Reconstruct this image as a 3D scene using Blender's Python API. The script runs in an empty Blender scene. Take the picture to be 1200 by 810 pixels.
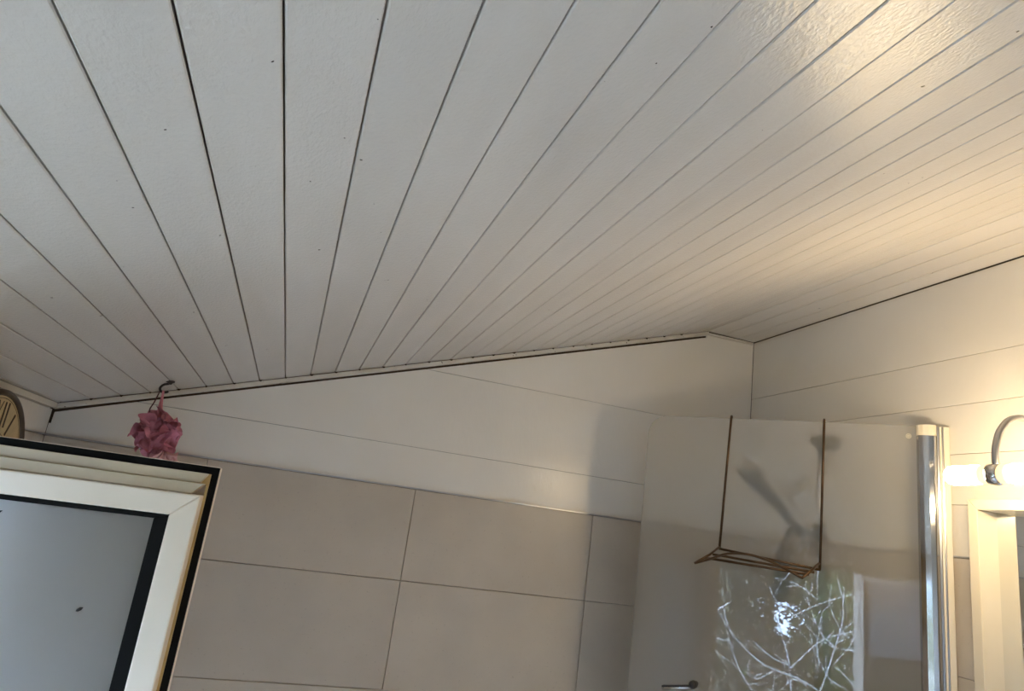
import bpy, bmesh, math, random
from mathutils import Vector, Matrix

# ------------------------------------------------------------------ camera, world, exposure
SC = bpy.context.scene
COL = SC.collection
EYE = 1.56                                   # eye height above the floor, metres

cam_d = bpy.data.cameras.new('camera')
cam_d.sensor_width = 36.0
cam_d.lens = 795.357 * 36.0 / 1200.0
cam_d.clip_start = 0.02
cam = bpy.data.objects.new('camera', cam_d)
COL.objects.link(cam)
YAW, PIT, ROL = 0.28249, 0.25660, 0.13669
_f = Vector((math.sin(YAW)*math.cos(PIT), math.cos(YAW)*math.cos(PIT), math.sin(PIT)))
_r0 = Vector((math.cos(YAW), -math.sin(YAW), 0)); _u0 = _r0.cross(_f)
_r = _r0*math.cos(ROL) + _u0*math.sin(ROL); _u = -_r0*math.sin(ROL) + _u0*math.cos(ROL)
cam.matrix_world = Matrix(((_r.x, _u.x, -_f.x, 0), (_r.y, _u.y, -_f.y, 0), (_r.z, _u.z, -_f.z, EYE), (0, 0, 0, 1)))
SC.camera = cam

SKY_STRENGTH = 6.7
world = bpy.data.worlds.new('overcast_sky'); SC.world = world
world.use_nodes = True
_bg = world.node_tree.nodes['Background']
_bg.inputs['Color'].default_value = (0.62, 0.87, 1.30, 1)
_bg.inputs['Strength'].default_value = SKY_STRENGTH

LAMP_STRENGTH = 58.0
LAMP_COLOR = (1.0, 0.76, 0.44, 1)

vs = SC.view_settings
vs.view_transform = 'Standard'; vs.look = 'None'; vs.gamma = 1.0
vs.use_curve_mapping = False
vs.exposure = 1.48
SC.cycles.sample_clamp_indirect = 150.0
SC.cycles.diffuse_bounces = 7
SC.cycles.max_bounces = 14

random.seed(11)
PI = math.pi

# ------------------------------------------------------------------ room numbers (metres, z above the eye)
D = 2.1228                                   # far wall
XR, XL = 1.5696, -0.6403                     # right and left walls
YB = -1.35                                   # back wall
ZT = 0.0669                                  # top of the tiling
CZ, CS = 0.35685, 0.31810                    # ceiling slope z = CZ + CS x
XF = 1.3648                                  # where the slope turns level
ZFLAT = CZ + CS*XF
X0, PW = -0.07150, 0.069259                  # plank joints
def ceil_z(x): return CZ + CS*min(x, XF)

# ------------------------------------------------------------------ materials
def nodes_of(m):
    m.use_nodes = True
    nt = m.node_tree
    return nt, nt.nodes, nt.links, nt.nodes['Principled BSDF']

def mat(name, col, rough=0.5, metal=0.0, var=0.0, scale=6.0, stretch=(1, 1, 1), bump=0.0, bscale=60.0,
        bstretch=(1, 1, 1), bdist=0.002, specks=None, spec=0.5, rnd=0.0, coat=0.0, dirt=None):
    m = bpy.data.materials.new(name)
    nt, N, L, P = nodes_of(m)
    P.inputs['Roughness'].default_value = rough
    P.inputs['Metallic'].default_value = metal
    P.inputs['Specular IOR Level'].default_value = spec
    P.inputs['Coat Weight'].default_value = coat
    geo = N.new('ShaderNodeNewGeometry')
    def mapped(s):
        mp = N.new('ShaderNodeMapping'); mp.inputs['Scale'].default_value = s
        L.new(geo.outputs['Position'], mp.inputs['Vector']); return mp.outputs['Vector']
    base = N.new('ShaderNodeRGB'); base.outputs[0].default_value = (*col, 1)
    cur = base.outputs[0]
    if var > 0:
        nz = N.new('ShaderNodeTexNoise'); nz.inputs['Scale'].default_value = scale; nz.inputs['Detail'].default_value = 5
        L.new(mapped(stretch), nz.inputs['Vector'])
        mr = N.new('ShaderNodeMapRange'); mr.inputs['From Min'].default_value = 0.3; mr.inputs['From Max'].default_value = 0.7
        mr.inputs['To Min'].default_value = 1 - var; mr.inputs['To Max'].default_value = 1 + var
        L.new(nz.outputs['Fac'], mr.inputs['Value'])
        mx = N.new('ShaderNodeVectorMath'); mx.operation = 'SCALE'
        L.new(cur, mx.inputs[0]); L.new(mr.outputs['Result'], mx.inputs['Scale']); cur = mx.outputs['Vector']
    if rnd > 0:
        oi = N.new('ShaderNodeObjectInfo')
        mr = N.new('ShaderNodeMapRange'); mr.inputs['To Min'].default_value = 1 - rnd; mr.inputs['To Max'].default_value = 1 + rnd
        L.new(oi.outputs['Random'], mr.inputs['Value'])
        mx = N.new('ShaderNodeVectorMath'); mx.operation = 'SCALE'
        L.new(cur, mx.inputs[0]); L.new(mr.outputs['Result'], mx.inputs['Scale']); cur = mx.outputs['Vector']
    for (sc_, thr, scol, soft) in (specks or []):
        nz = N.new('ShaderNodeTexNoise'); nz.inputs['Scale'].default_value = sc_; nz.inputs['Detail'].default_value = 2
        L.new(geo.outputs['Position'], nz.inputs['Vector'])
        mr = N.new('ShaderNodeMapRange'); mr.inputs['From Min'].default_value = thr; mr.inputs['From Max'].default_value = thr + soft
        L.new(nz.outputs['Fac'], mr.inputs['Value'])
        mx = N.new('ShaderNodeMix'); mx.data_type = 'RGBA'
        L.new(mr.outputs['Result'], mx.inputs['Factor']); L.new(cur, mx.inputs['A']); mx.inputs['B'].default_value = (*scol, 1)
        cur = mx.outputs['Result']
    L.new(cur, P.inputs['Base Color'])
    if bump > 0:
        nz = N.new('ShaderNodeTexNoise'); nz.inputs['Scale'].default_value = bscale; nz.inputs['Detail'].default_value = 4
        L.new(mapped(bstretch), nz.inputs['Vector'])
        bp = N.new('ShaderNodeBump'); bp.inputs['Strength'].default_value = bump; bp.inputs['Distance'].default_value = bdist
        L.new(nz.outputs['Fac'], bp.inputs['Height']); L.new(bp.outputs['Normal'], P.inputs['Normal'])
    return m

M = {}
M['plank'] = mat('painted_plank', (0.65, 0.615, 0.57), rough=0.26, var=0.035, scale=5, stretch=(3, 0.5, 3), bump=0.8,
                 bscale=260, bstretch=(1.0, 0.6, 1.0), bdist=0.0009, rnd=0.02,
                 specks=[(80, 0.775, (0.05, 0.04, 0.035), 0.012)])
M['board'] = mat('painted_board', (0.77, 0.735, 0.675), rough=0.27, var=0.03, scale=4, bump=0.35, bscale=90,
                 bstretch=(1, 1, 0.35), bdist=0.0012)
M['plaster'] = mat('white_plaster', (0.84, 0.82, 0.78), rough=0.7, var=0.03, bump=0.2, bscale=40)
M['gap'] = mat('dark_gap', (0.055, 0.038, 0.026), rough=0.9, var=0.3, scale=30)
M['groove'] = mat('plank_groove_wood', (0.11, 0.085, 0.065), rough=0.9, var=0.35, scale=14)
M['trimwood'] = mat('painted_trim', (0.63, 0.59, 0.52), rough=0.45, var=0.08, scale=12, bump=0.2,
                    specks=[(70, 0.70, (0.08, 0.05, 0.03), 0.02)])
M['tile'] = mat('taupe_tile', (0.53, 0.465, 0.385), rough=0.33, var=0.07, scale=5, bump=0.12, bscale=35, rnd=0.03,
                specks=[(140, 0.66, (0.45, 0.39, 0.32), 0.08)])
M['grout'] = mat('brown_grout', (0.15, 0.12, 0.09), rough=0.9, var=0.35, scale=9)
M['edge'] = mat('grey_edge_profile', (0.50, 0.51, 0.53), rough=0.30, metal=0.6, var=0.1, scale=20)
M['upvc'] = mat('white_upvc', (0.86, 0.755, 0.62), rough=0.28, var=0.03, scale=8)
M['upvc_cream'] = mat('aged_cream_upvc', (0.64, 0.55, 0.40), rough=0.4, var=0.10, scale=14)
M['ochre'] = mat('ochre_strip', (0.52, 0.36, 0.14), rough=0.5, var=0.15, scale=30)
M['rubber'] = mat('black_rubber', (0.004, 0.004, 0.004), rough=0.6, spec=0.12)
M['black'] = mat('black_iron', (0.02, 0.018, 0.018), rough=0.45, var=0.2, scale=60)
M['chrome'] = mat('chrome', (0.62, 0.63, 0.65), rough=0.10, metal=1.0)
M['chrome_dull'] = mat('dull_chrome', (0.50, 0.50, 0.52), rough=0.28, metal=1.0)
M['cap'] = mat('cream_plastic', (0.72, 0.66, 0.54), rough=0.4)
M['bronze'] = mat('bronze_wire', (0.085, 0.052, 0.030), rough=0.42, metal=0.75, var=0.35, scale=25)
M['clockrim'] = mat('dark_brown_rim', (0.06, 0.04, 0.025), rough=0.4, var=0.25, scale=30)
M['clockface'] = mat('aged_clock_face', (0.52, 0.40, 0.22), rough=0.6, var=0.16, scale=18)
M['ink'] = mat('dark_brown_ink', (0.05, 0.035, 0.022), rough=0.7)
M['pink'] = mat('pink_net', (0.54, 0.20, 0.27), rough=0.75, var=0.22, scale=40, bump=0.6, bscale=500, rnd=0.18)
M['pale_pink'] = mat('pale_pink_net', (0.72, 0.42, 0.42), rough=0.6, var=0.12, scale=40, bump=0.4, bscale=500)
M['pinkcord'] = mat('pink_ribbon', (0.62, 0.22, 0.26), rough=0.6)
M['darkcord'] = mat('dark_red_cord', (0.10, 0.04, 0.045), rough=0.7)
M['dark_plastic'] = mat('dark_grey_plastic', (0.075, 0.07, 0.062), rough=0.4, var=0.15, scale=30)
M['grey_plastic'] = mat('grey_green_plastic', (0.17, 0.175, 0.155), rough=0.35, var=0.15, scale=30)
M['white_paint'] = mat('white_cabinet_paint', (0.60, 0.545, 0.44), rough=0.35, var=0.02)
M['mirror'] = mat('mirror_silver', (0.86, 0.87, 0.86), rough=0.015, metal=1.0)
M['floor'] = mat('floor_tile', (0.74, 0.71, 0.66), rough=0.4, var=0.08)
M['bark'] = mat('pale_twig_bark', (0.72, 0.66, 0.60), rough=0.8, var=0.25, scale=20)
M['soil'] = mat('leaf_litter', (0.12, 0.095, 0.05), rough=0.95, var=0.5, scale=3)
for _n, _c in (('olive', (0.135, 0.115, 0.055)), ('dark', (0.050, 0.062, 0.036)), ('green', (0.10, 0.135, 0.045)), ('brown', (0.125, 0.098, 0.058))):
    M['leaf_'+_n] = mat('leaf_'+_n, _c, rough=0.7, var=0.45, scale=7)
M['leaf_pale'] = mat('leaf_pale', (0.27, 0.25, 0.17), rough=0.6, var=0.4, scale=9)
M['leaf_fresh'] = mat('leaf_fresh', (0.30, 0.36, 0.12), rough=0.6, var=0.25, scale=9)
M['trunk'] = mat('dark_trunk', (0.05, 0.042, 0.03), rough=0.9, var=0.4, scale=10)

def glass_clean_haze(name, trans, haze, hrough, refl_ior, tint=(0.97, 0.98, 0.96), veil=0.0):
    """clear pane with a water-marked face: clear passage, a scattering share, mirror reflection by Fresnel"""
    m = bpy.data.materials.new(name); m.use_nodes = True
    nt = m.node_tree; N = nt.nodes; L = nt.links
    for n in list(N):
        if n.type != 'OUTPUT_MATERIAL': N.remove(n)
    out = [n for n in N if n.type == 'OUTPUT_MATERIAL'][0]
    tr = N.new('ShaderNodeBsdfTransparent'); tr.inputs['Color'].default_value = (*tint, 1)
    rf = N.new('ShaderNodeBsdfRefraction'); rf.inputs['Roughness'].default_value = hrough; rf.inputs['IOR'].default_value = 1.06
    rf.inputs['Color'].default_value = (*tint, 1)
    gl = N.new('ShaderNodeBsdfGlossy'); gl.inputs['Roughness'].default_value = 0.0
    fr = N.new('ShaderNodeFresnel'); fr.inputs['IOR'].default_value = refl_ior
    a = N.new('ShaderNodeMixShader'); a.inputs[0].default_value = haze/(haze+trans)
    L.new(tr.outputs[0], a.inputs[1]); L.new(rf.outputs[0], a.inputs[2])
    if veil > 0:                             # limescale film
        d1 = N.new('ShaderNodeBsdfDiffuse'); d1.inputs['Color'].default_value = (0.85, 0.82, 0.76, 1)
        d2 = N.new('ShaderNodeBsdfTranslucent'); d2.inputs['Color'].default_value = (0.85, 0.82, 0.76, 1)
        dm = N.new('ShaderNodeMixShader'); L.new(d1.outputs[0], dm.inputs[1]); L.new(d2.outputs[0], dm.inputs[2])
        v = N.new('ShaderNodeMixShader'); v.inputs[0].default_value = veil
        L.new(a.outputs[0], v.inputs[1]); L.new(dm.outputs[0], v.inputs[2]); a = v
    b = N.new('ShaderNodeMixShader')
    L.new(fr.outputs[0], b.inputs[0]); L.new(a.outputs[0], b.inputs[1]); L.new(gl.outputs[0], b.inputs[2])
    L.new(b.outputs[0], out.inputs['Surface'])
    return m
M['screen_front'] = glass_clean_haze('shower_glass_marked', 0.78, 0.22, 0.76, 1.80, (1, 1, 1), 0.19)
M['screen_back'] = glass_clean_haze('shower_glass_back', 1.0, 0.0, 0.05, 1.0001, (1, 1, 1))
M['clear'] = glass_clean_haze('clear_window_glass', 1.0, 0.0, 0.05, 1.5)
M['glass_edge'] = mat('glass_cut_edge', (0.30, 0.32, 0.26), rough=0.3, spec=0.6)

def frosted(name):
    m = bpy.data.materials.new(name); m.use_nodes = True
    nt = m.node_tree; N = nt.nodes; L = nt.links
    for n in list(N):
        if n.type != 'OUTPUT_MATERIAL': N.remove(n)
    out = [n for n in N if n.type == 'OUTPUT_MATERIAL'][0]
    df = N.new('ShaderNodeBsdfDiffuse'); df.inputs['Color'].default_value = (0.50, 0.49, 0.46, 1)
    tl = N.new('ShaderNodeBsdfTranslucent'); tl.inputs['Color'].default_value = (0.92, 0.90, 0.87, 1)
    gl = N.new('ShaderNodeBsdfGlossy'); gl.inputs['Roughness'].default_value = 0.16
    fr = N.new('ShaderNodeFresnel'); fr.inputs['IOR'].default_value = 1.6
    tp = N.new('ShaderNodeBsdfTransparent'); tp.inputs['Color'].default_value = (0.9, 0.93, 0.93, 1)
    a = N.new('ShaderNodeMixShader'); a.inputs[0].default_value = 0.72
    L.new(df.outputs[0], a.inputs[1]); L.new(tl.outputs[0], a.inputs[2])
    t = N.new('ShaderNodeMixShader'); t.inputs[0].default_value = 0.12
    L.new(a.outputs[0], t.inputs[1]); L.new(tp.outputs[0], t.inputs[2])
    b = N.new('ShaderNodeMixShader')
    L.new(fr.outputs[0], b.inputs[0]); L.new(t.outputs[0], b.inputs[1]); L.new(gl.outputs[0], b.inputs[2])
    L.new(b.outputs[0], out.inputs['Surface'])
    return m
M['frosted'] = frosted('frosted_glass')

def emitter(name, col, strength):
    m = bpy.data.materials.new(name)
    nt, N, L, P = nodes_of(m)
    P.inputs['Base Color'].default_value = (0.8, 0.75, 0.65, 1)
    P.inputs['Roughness'].default_value = 0.3
    P.inputs['Emission Color'].default_value = col
    P.inputs['Emission Strength'].default_value = strength
    return m
M['bulb'] = emitter('lit_opal_bulb', LAMP_COLOR, LAMP_STRENGTH)
M['bulb_neck'] = emitter('lit_bulb_neck', (1.0, 0.66, 0.30, 1), LAMP_STRENGTH*0.010)

# ------------------------------------------------------------------ mesh helpers (z is measured from the eye)
def V(x, y, z): return Vector((x, y, z + EYE))

def link(name, bm, material, parent=None, smooth=False, bevel=0.0, seg=2):
    bmesh.ops.recalc_face_normals(bm, faces=bm.faces[:])
    me = bpy.data.meshes.new(name); bm.to_mesh(me); bm.free()
    o = bpy.data.objects.new(name, me); COL.objects.link(o)
    if isinstance(material, (list, tuple)):
        for x in material: me.materials.append(M[x])
    else:
        me.materials.append(M[material])
    if smooth:
        for p in me.polygons: p.use_smooth = True
    if parent is not None:
        o.parent = parent; o.matrix_parent_inverse = parent.matrix_world.inverted()
    if bevel > 0:
        b = o.modifiers.new('bevel', 'BEVEL'); b.width = bevel; b.segments = seg; b.limit_method = 'ANGLE'; b.angle_limit = 0.6
    return o

def tag(o, label=None, cat=None, group=None, kind=None):
    if label: o['label'] = label
    if cat: o['category'] = cat
    if group: o['group'] = group
    if kind: o['kind'] = kind
    return o

def empty(name, loc, label=None, cat=None, group=None, kind=None):
    o = bpy.data.objects.new(name, None); COL.objects.link(o)
    o.empty_display_size = 0.05
    o.location = loc
    o.matrix_world = Matrix.Translation(loc)
    return tag(o, label, cat, group, kind)

def add_box(bm, x0, x1, y0, y1, z0, z1):
    vs_ = [bm.verts.new(V(x, y, z)) for x in (x0, x1) for y in (y0, y1) for z in (z0, z1)]
    for f in ((0, 1, 3, 2), (4, 6, 7, 5), (0, 4, 5, 1), (2, 3, 7, 6), (0, 2, 6, 4), (1, 5, 7, 3)):
        bm.faces.new([vs_[i] for i in f])
    return bm

def box(*a): return add_box(bmesh.new(), *a)

def prism(bm, pts, vec):
    """closed polygon of world points pushed along vec"""
    vec = Vector(vec)
    a = [bm.verts.new(p) for p in pts]; b = [bm.verts.new(Vector(p) + vec) for p in pts]
    bm.faces.new(a); bm.faces.new(b[::-1])
    n = len(pts)
    for i in range(n): bm.faces.new((a[i], b[i], b[(i+1) % n], a[(i+1) % n]))
    return bm

def tube(bm, pts, r, n=8, closed=False):
    pts = [Vector(p) for p in pts]
    rs = r if isinstance(r, (list, tuple)) else [r]*len(pts)
    rings = []
    prev = None
    for i, p in enumerate(pts):
        a = pts[max(i-1, 0)]; b = pts[min(i+1, len(pts)-1)]
        if closed: a = pts[(i-1) % len(pts)]; b = pts[(i+1) % len(pts)]
        t = (b - a).normalized()
        if prev is None:
            ref = Vector((0, 0, 1)) if abs(t.z) < 0.9 else Vector((1, 0, 0))
            u = t.cross(ref).normalized()
        else:
            u = (prev - t*prev.dot(t)).normalized()
        prev = u; v = t.cross(u)
        rings.append([bm.verts.new(p + (u*math.cos(2*PI*k/n) + v*math.sin(2*PI*k/n))*rs[i]) for k in range(n)])
    m = len(rings)
    for i in range(m if closed else m-1):
        A, B = rings[i], rings[(i+1) % m]
        for k in range(n): bm.faces.new((A[k], A[(k+1) % n], B[(k+1) % n], B[k]))
    if not closed:
        bm.faces.new(rings[0][::-1]); bm.faces.new(rings[-1])
    return bm

def smoothline(pts, sub=6):
    """Catmull-Rom through the points"""
    pts = [Vector(p) for p in pts]; out = []
    for i in range(len(pts)-1):
        p0 = pts[max(i-1, 0)]; p1 = pts[i]; p2 = pts[i+1]; p3 = pts[min(i+2, len(pts)-1)]
        for k in range(sub):
            t = k/sub
            out.append(0.5*((2*p1) + (p2-p0)*t + (2*p0-5*p1+4*p2-p3)*t*t + (3*p1-p0-3*p2+p3)*t**3))
    out.append(pts[-1]); return out

def lathe(bm, base, axis, prof, n=24):
    """prof = [(distance along axis, radius)]"""
    base = Vector(base); axis = Vector(axis).normalized()
    ref = Vector((0, 0, 1)) if abs(axis.z) < 0.9 else Vector((1, 0, 0))
    u = axis.cross(ref).normalized(); v = axis.cross(u)
    rings = []
    for (h, r) in prof:
        c = base + axis*h
        rings.append([bm.verts.new(c + (u*math.cos(2*PI*k/n) + v*math.sin(2*PI*k/n))*max(r, 1e-5)) for k in range(n)])
    for A, B in zip(rings, rings[1:]):
        for k in range(n): bm.faces.new((A[k], A[(k+1) % n], B[(k+1) % n], B[k]))
    bm.faces.new(rings[0][::-1]); bm.faces.new(rings[-1])
    return bm

def ring_xz(bm, o, i, y0, y1, sides='tbrl'):
    """mitred rectangular ring in an x-z plane; o, i = (x0, x1, z0, z1) outer / inner"""
    ox0, ox1, oz0, oz1 = o; ix0, ix1, iz0, iz1 = i
    q = {'t': [(ox0, oz1), (ox1, oz1), (ix1, iz1), (ix0, iz1)], 'b': [(ox0, oz0), (ix0, iz0), (ix1, iz0), (ox1, oz0)],
         'r': [(ox1, oz1), (ox1, oz0), (ix1, iz0), (ix1, iz1)], 'l': [(ox0, oz0), (ox0, oz1), (ix0, iz1), (ix0, iz0)]}
    for s in sides: prism(bm, [V(x, y0, z) for x, z in q[s]], (0, y1-y0, 0))
    return bm

# ------------------------------------------------------------------ ceiling: sloped and level backing with planks
bm = bmesh.new()
T = 0.012
prism(bm, [V(XL-0.2, YB, ceil_z(XL-0.2)+T), V(XF, YB, ZFLAT+T), V(XR+0.14, YB, ZFLAT+T), V(XR+0.14, YB, ZFLAT+0.09), V(XF-0.03, YB, ZFLAT+0.09), V(XL-0.2, YB, ceil_z(XL-0.2)+0.09)], (0, D-YB+0.1, 0))
ceiling = tag(link('ceiling', bm, 'groove'), 'white painted plank ceiling sloping up to the right', kind='structure')

def plank_mesh(w, length):
    """a board: chamfered long edges, lying in local x (width), y (length), face down at z = 0"""
    b = bmesh.new()
    g, c = 0.0010, 0.0014
    pts = [(g, 0.010), (g, c), (g+c, 0.0), (w-g-c, 0.0), (w-g, c), (w-g, 0.010)]
    prism(b, [Vector((x, 0, z)) for x, z in pts], (0, length, 0))
    bmesh.ops.recalc_face_normals(b, faces=b.faces[:])
    me = bpy.data.meshes.new('plank'); b.to_mesh(me); b.free(); me.materials.append(M['plank']); return me

def place_plank(me, x, z, ang, jit=0.0):
    o = bpy.data.objects.new('plank', me); COL.objects.link(o)
    o.matrix_world = Matrix.Translation(V(x, YB+0.002, z+jit)) @ Matrix.Rotation(-ang, 4, 'Y')
    o.parent = ceiling
ang = math.atan(CS); cs = math.cos(ang)
LEN = D - YB - 0.004
full = plank_mesh(PW/cs, LEN)
for i in range(-8, 20):
    x = X0 + PW*i
    place_plank(full, x, CZ + CS*x, ang, random.uniform(-0.0006, 0.0004))
xs = X0 - PW*8
place_plank(plank_mesh((xs-XL)/cs, LEN), XL, CZ+CS*XL, ang)
xs = X0 + PW*20
place_plank(plank_mesh((XF-xs)/cs, LEN), xs, CZ+CS*xs, ang)
wf = (XR-XF)/3
flat = plank_mesh(wf, LEN)
for k in range(3): place_plank(flat, XF + wf*k, ZFLAT, 0.0)

# ------------------------------------------------------------------ far wall
def clip_top(x0, x1, z0, z1, off):
    """x-z outline of a wall field cut under the ceiling line"""
    c = lambda x: ceil_z(x) - off
    xs_ = [x0, x1]
    if x0 < XF < x1: xs_.append(XF)
    for zz in (z0, z1):
        xx = (zz + off - CZ)/CS
        if x0 < xx < min(x1, XF): xs_.append(xx)
    xs_ = sorted(set(xs_))
    lo = [(x, z0) for x in xs_ if c(x) >= z0 - 1e-6]
    hi = [(x, max(z0, min(z1, c(x)))) for x in xs_ if c(x) >= z0 - 1e-6]
    poly = lo + hi[::-1]
    out = []
    for p in poly:
        if not out or (abs(p[0]-out[-1][0]) + abs(p[1]-out[-1][1])) > 1e-5: out.append(p)
    if abs(out[0][0]-out[-1][0]) + abs(out[0][1]-out[-1][1]) < 1e-5: out.pop()
    return out

bm = bmesh.new()
prism(bm, [V(XL-0.15, D+0.010, -EYE), V(XR+0.1, D+0.010, -EYE), V(XR+0.1, D+0.010, ZFLAT+T), V(XF, D+0.010, ZFLAT+T), V(XL-0.15, D+0.010, ceil_z(XL-0.15)+T)], (0, 0.1, 0))
wall_far = tag(link('wall_far', bm, 'gap'), 'gable wall, taupe tiles below white painted boards', kind='structure')
G = 0.0006
for k, (z0, z1) in enumerate(((ZT+0.002, 0.1934), (0.1934, 0.4442), (0.4442, 0.90))):
    poly = clip_top(XL, XR, z0+G, z1-G, 0.0225)
    if k == 2:   # under the level stretch the board runs up to the ceiling
        poly = [(x, (ZFLAT-0.003 if (x > XF - 1e-4 and z > 0.6) else z)) for x, z in poly]
        j = [i_ for i_, (x, z) in enumerate(poly) if abs(x-XF) < 1e-4 and z > 0.6][0]
        poly.insert(j+1, (XF-0.001, ZFLAT-0.0225-0.001*CS))
    if k == 0:   # open joint high up in the left corner
        poly = [(x, z) if x > XL+0.01 else (XL, z) for x, z in poly]
        j = [i_ for i_, (x, z) in enumerate(poly) if x < XL+0.001 and z > 0.1][0]
        zt_ = poly[j][1]
        poly[j:j+1] = [(XL+0.006, zt_), (XL+0.005, 0.100), (XL, 0.100)]
    link('board', prism(bmesh.new(), [V(x, D+0.003, z) for x, z in poly], (0, 0.009, 0)), 'board', wall_far)
# tiles of the far wall
tile_meshes = {}
def tile(parent, w, h, loc, rotz):
    key = (round(w, 4), round(h, 4))
    if key not in tile_meshes:
        b = bmesh.new()
        g, c, t = 0.0008, 0.0010, 0.012
        ring0 = [(g, g), (w-g, g), (w-g, h-g), (g, h-g)]
        ring1 = [(g+c, g+c), (w-g-c, g+c), (w-g-c, h-g-c), (g+c, h-g-c)]
        a = [b.verts.new((x, t, z)) for x, z in ring0]; m_ = [b.verts.new((x, c, z)) for x, z in ring0]; f = [b.verts.new((x, 0, z)) for x, z in ring1]
        b.faces.new(f); b.faces.new(a[::-1])
        for A, B in ((a, m_), (m_, f)):
            for i in range(4): b.faces.new((A[i], A[(i+1) % 4], B[(i+1) % 4], B[i]))
        bmesh.ops.recalc_face_normals(b, faces=b.faces[:])
        me = bpy.data.meshes.new('tile'); b.to_mesh(me); b.free(); me.materials.append(M['tile']); tile_meshes[key] = me
    o = bpy.data.objects.new('tile', tile_meshes[key]); COL.objects.link(o)
    o.matrix_world = Matrix.Translation(loc) @ Matrix.Rotation(rotz, 4, 'Z')
    o.parent = parent
    return o
ZROWS = [ZT-0.2689]
while ZROWS[-1] - 0.299 > -EYE: ZROWS.append(ZROWS[-1]-0.299)
ZROWS = [ZT] + ZROWS + [-EYE]
def rows():
    for a, b in zip(ZROWS, ZROWS[1:]):
        if a - b > 0.01: yield b, a - b
XC = [XL, 0.3722-0.6, 0.3722, 0.9722, XR]
for z, h in rows():
    for a, b in zip(XC, XC[1:]): tile(wall_far, b-a, h, V(a, D-0.002, z), 0)
tag(link('trim_1', box(XL+0.004, XR-0.004, D-0.005, D+0.008, ZT+0.0002, ZT+0.0042), 'edge'), 'thin grey edge profile on top of the far wall tiles', kind='structure')
# moulding under the sloped ceiling
bm = bmesh.new()
h0, h1 = 0.0015, 0.0150
prism(bm, [V(XL+0.002, D-0.010, ceil_z(XL)-h0), V(XF, D-0.010, ZFLAT-h0), V(XF, D-0.010, ZFLAT-h1), V(XL+0.002, D-0.010, ceil_z(XL)-h1)], (0, 0.019, 0))
trim2 = tag(link('trim_2', bm, 'trimwood', bevel=0.002), 'pale wooden moulding along the slope of the far wall', kind='structure')
bm = bmesh.new(); rj = random.Random(3)
for i in range(-7, 20):
    xj = X0 + PW*i + rj.uniform(-.001, .002); wj = rj.uniform(.003, .009)
    prism(bm, [V(xj-.0015, D-0.0125, ceil_z(xj)-.0002), V(xj+wj, D-0.0125, ceil_z(xj+wj)-.0002), V(xj+wj*.6, D-0.0125, ceil_z(xj)-.0034), V(xj-.0005, D-0.0125, ceil_z(xj)-.0036)], (0, 0.003, 0))
link('joint_gaps', bm, 'gap', trim2)
bm = bmesh.new()
prism(bm, [V(XF+0.004, D-0.004, ZFLAT-0.004), V(XR-0.004, D-0.004, ZFLAT-0.002), V(XR-0.004, D-0.004, ZFLAT-0.012), V(XF+0.004, D-0.004, ZFLAT-0.013)], (0, 0.006, 0))
tag(link('trim_3', bm, 'trimwood', bevel=0.001), 'short caulked strip where the ceiling runs level', kind='structure')

# ------------------------------------------------------------------ right wall
wall_right = tag(link('wall_right', box(XR+0.010, XR+0.11, YB, D+0.02, -EYE, ZFLAT+T), 'grout'), 'right wall, white boards above taupe tiles', kind='structure')
zb = [ZT+0.002, 0.1934, 0.3184, 0.4442, 0.5690, ZFLAT-0.0018]
for a, b in zip(zb, zb[1:]):
    link('board', box(XR+0.001, XR+0.0095, YB, D+0.002, a+G, b-G), 'board', wall_right, bevel=0.0008, seg=1)
yc = [D]
while yc[-1]-0.6 > YB: yc.append(yc[-1]-0.6)
yc.append(YB)
for z, h in rows():
    for a, b in zip(yc, yc[1:]):
        if a-b > 0.02: tile(wall_right, a-b, h, V(XR-0.002, a, z), -PI/2)
tag(link('trim_4', box(XR-0.004, XR+0.006, YB, D-0.006, ZT+0.0002, ZT+0.0042), 'edge'), 'thin grey edge profile on top of the right wall tiles', kind='structure')

# ------------------------------------------------------------------ left wall with its window opening
OY0, OY1, OZ0, OZ1 = -0.385, 1.045, -0.97, 0.050
zl = ceil_z(XL)
bm = bmesh.new()
for a in ((YB, OY0, -EYE, zl), (OY1, D+0.02, -EYE, zl), (OY0, OY1, -EYE, OZ0), (OY0, OY1, OZ1, zl)):
    add_box(bm, XL-0.16, XL-0.010, *a)
wall_left = tag(link('wall_left', bm, 'plaster'), 'low white left wall under the eaves with a window opening', kind='structure')
link('board', box(XL-0.0095, XL, YB, D-0.001, ZT+0.004, zl-0.016), 'board', wall_left)
for z, h in rows():
    tile(wall_left, D-OY1-0.6, h, V(XL, OY1, z), PI/2)
    tile(wall_left, 0.6, h, V(XL, D-0.6, z), PI/2)
    tile(wall_left, OY0-YB-0.5, h, V(XL, YB, z), PI/2)
    tile(wall_left, 0.5, h, V(XL, OY0-0.5, z), PI/2)
bm = bmesh.new()
prism(bm, [V(XL-0.009, YB, zl-0.014), V(XL+0.010, YB, zl-0.013), V(XL+0.012, YB, zl+0.0005), V(XL-0.009, YB, zl-0.001)], (0, D-YB-0.012, 0))
tag(link('trim_5', bm, 'trimwood'), 'pale moulding between left wall and ceiling', kind='structure')
tag(link('trim_6', box(XL-0.006, XL+0.004, OY1, D-0.006, ZT+0.0002, ZT+0.0042), 'edge'), 'thin grey edge profile on top of the left wall tiles', kind='structure')

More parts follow.
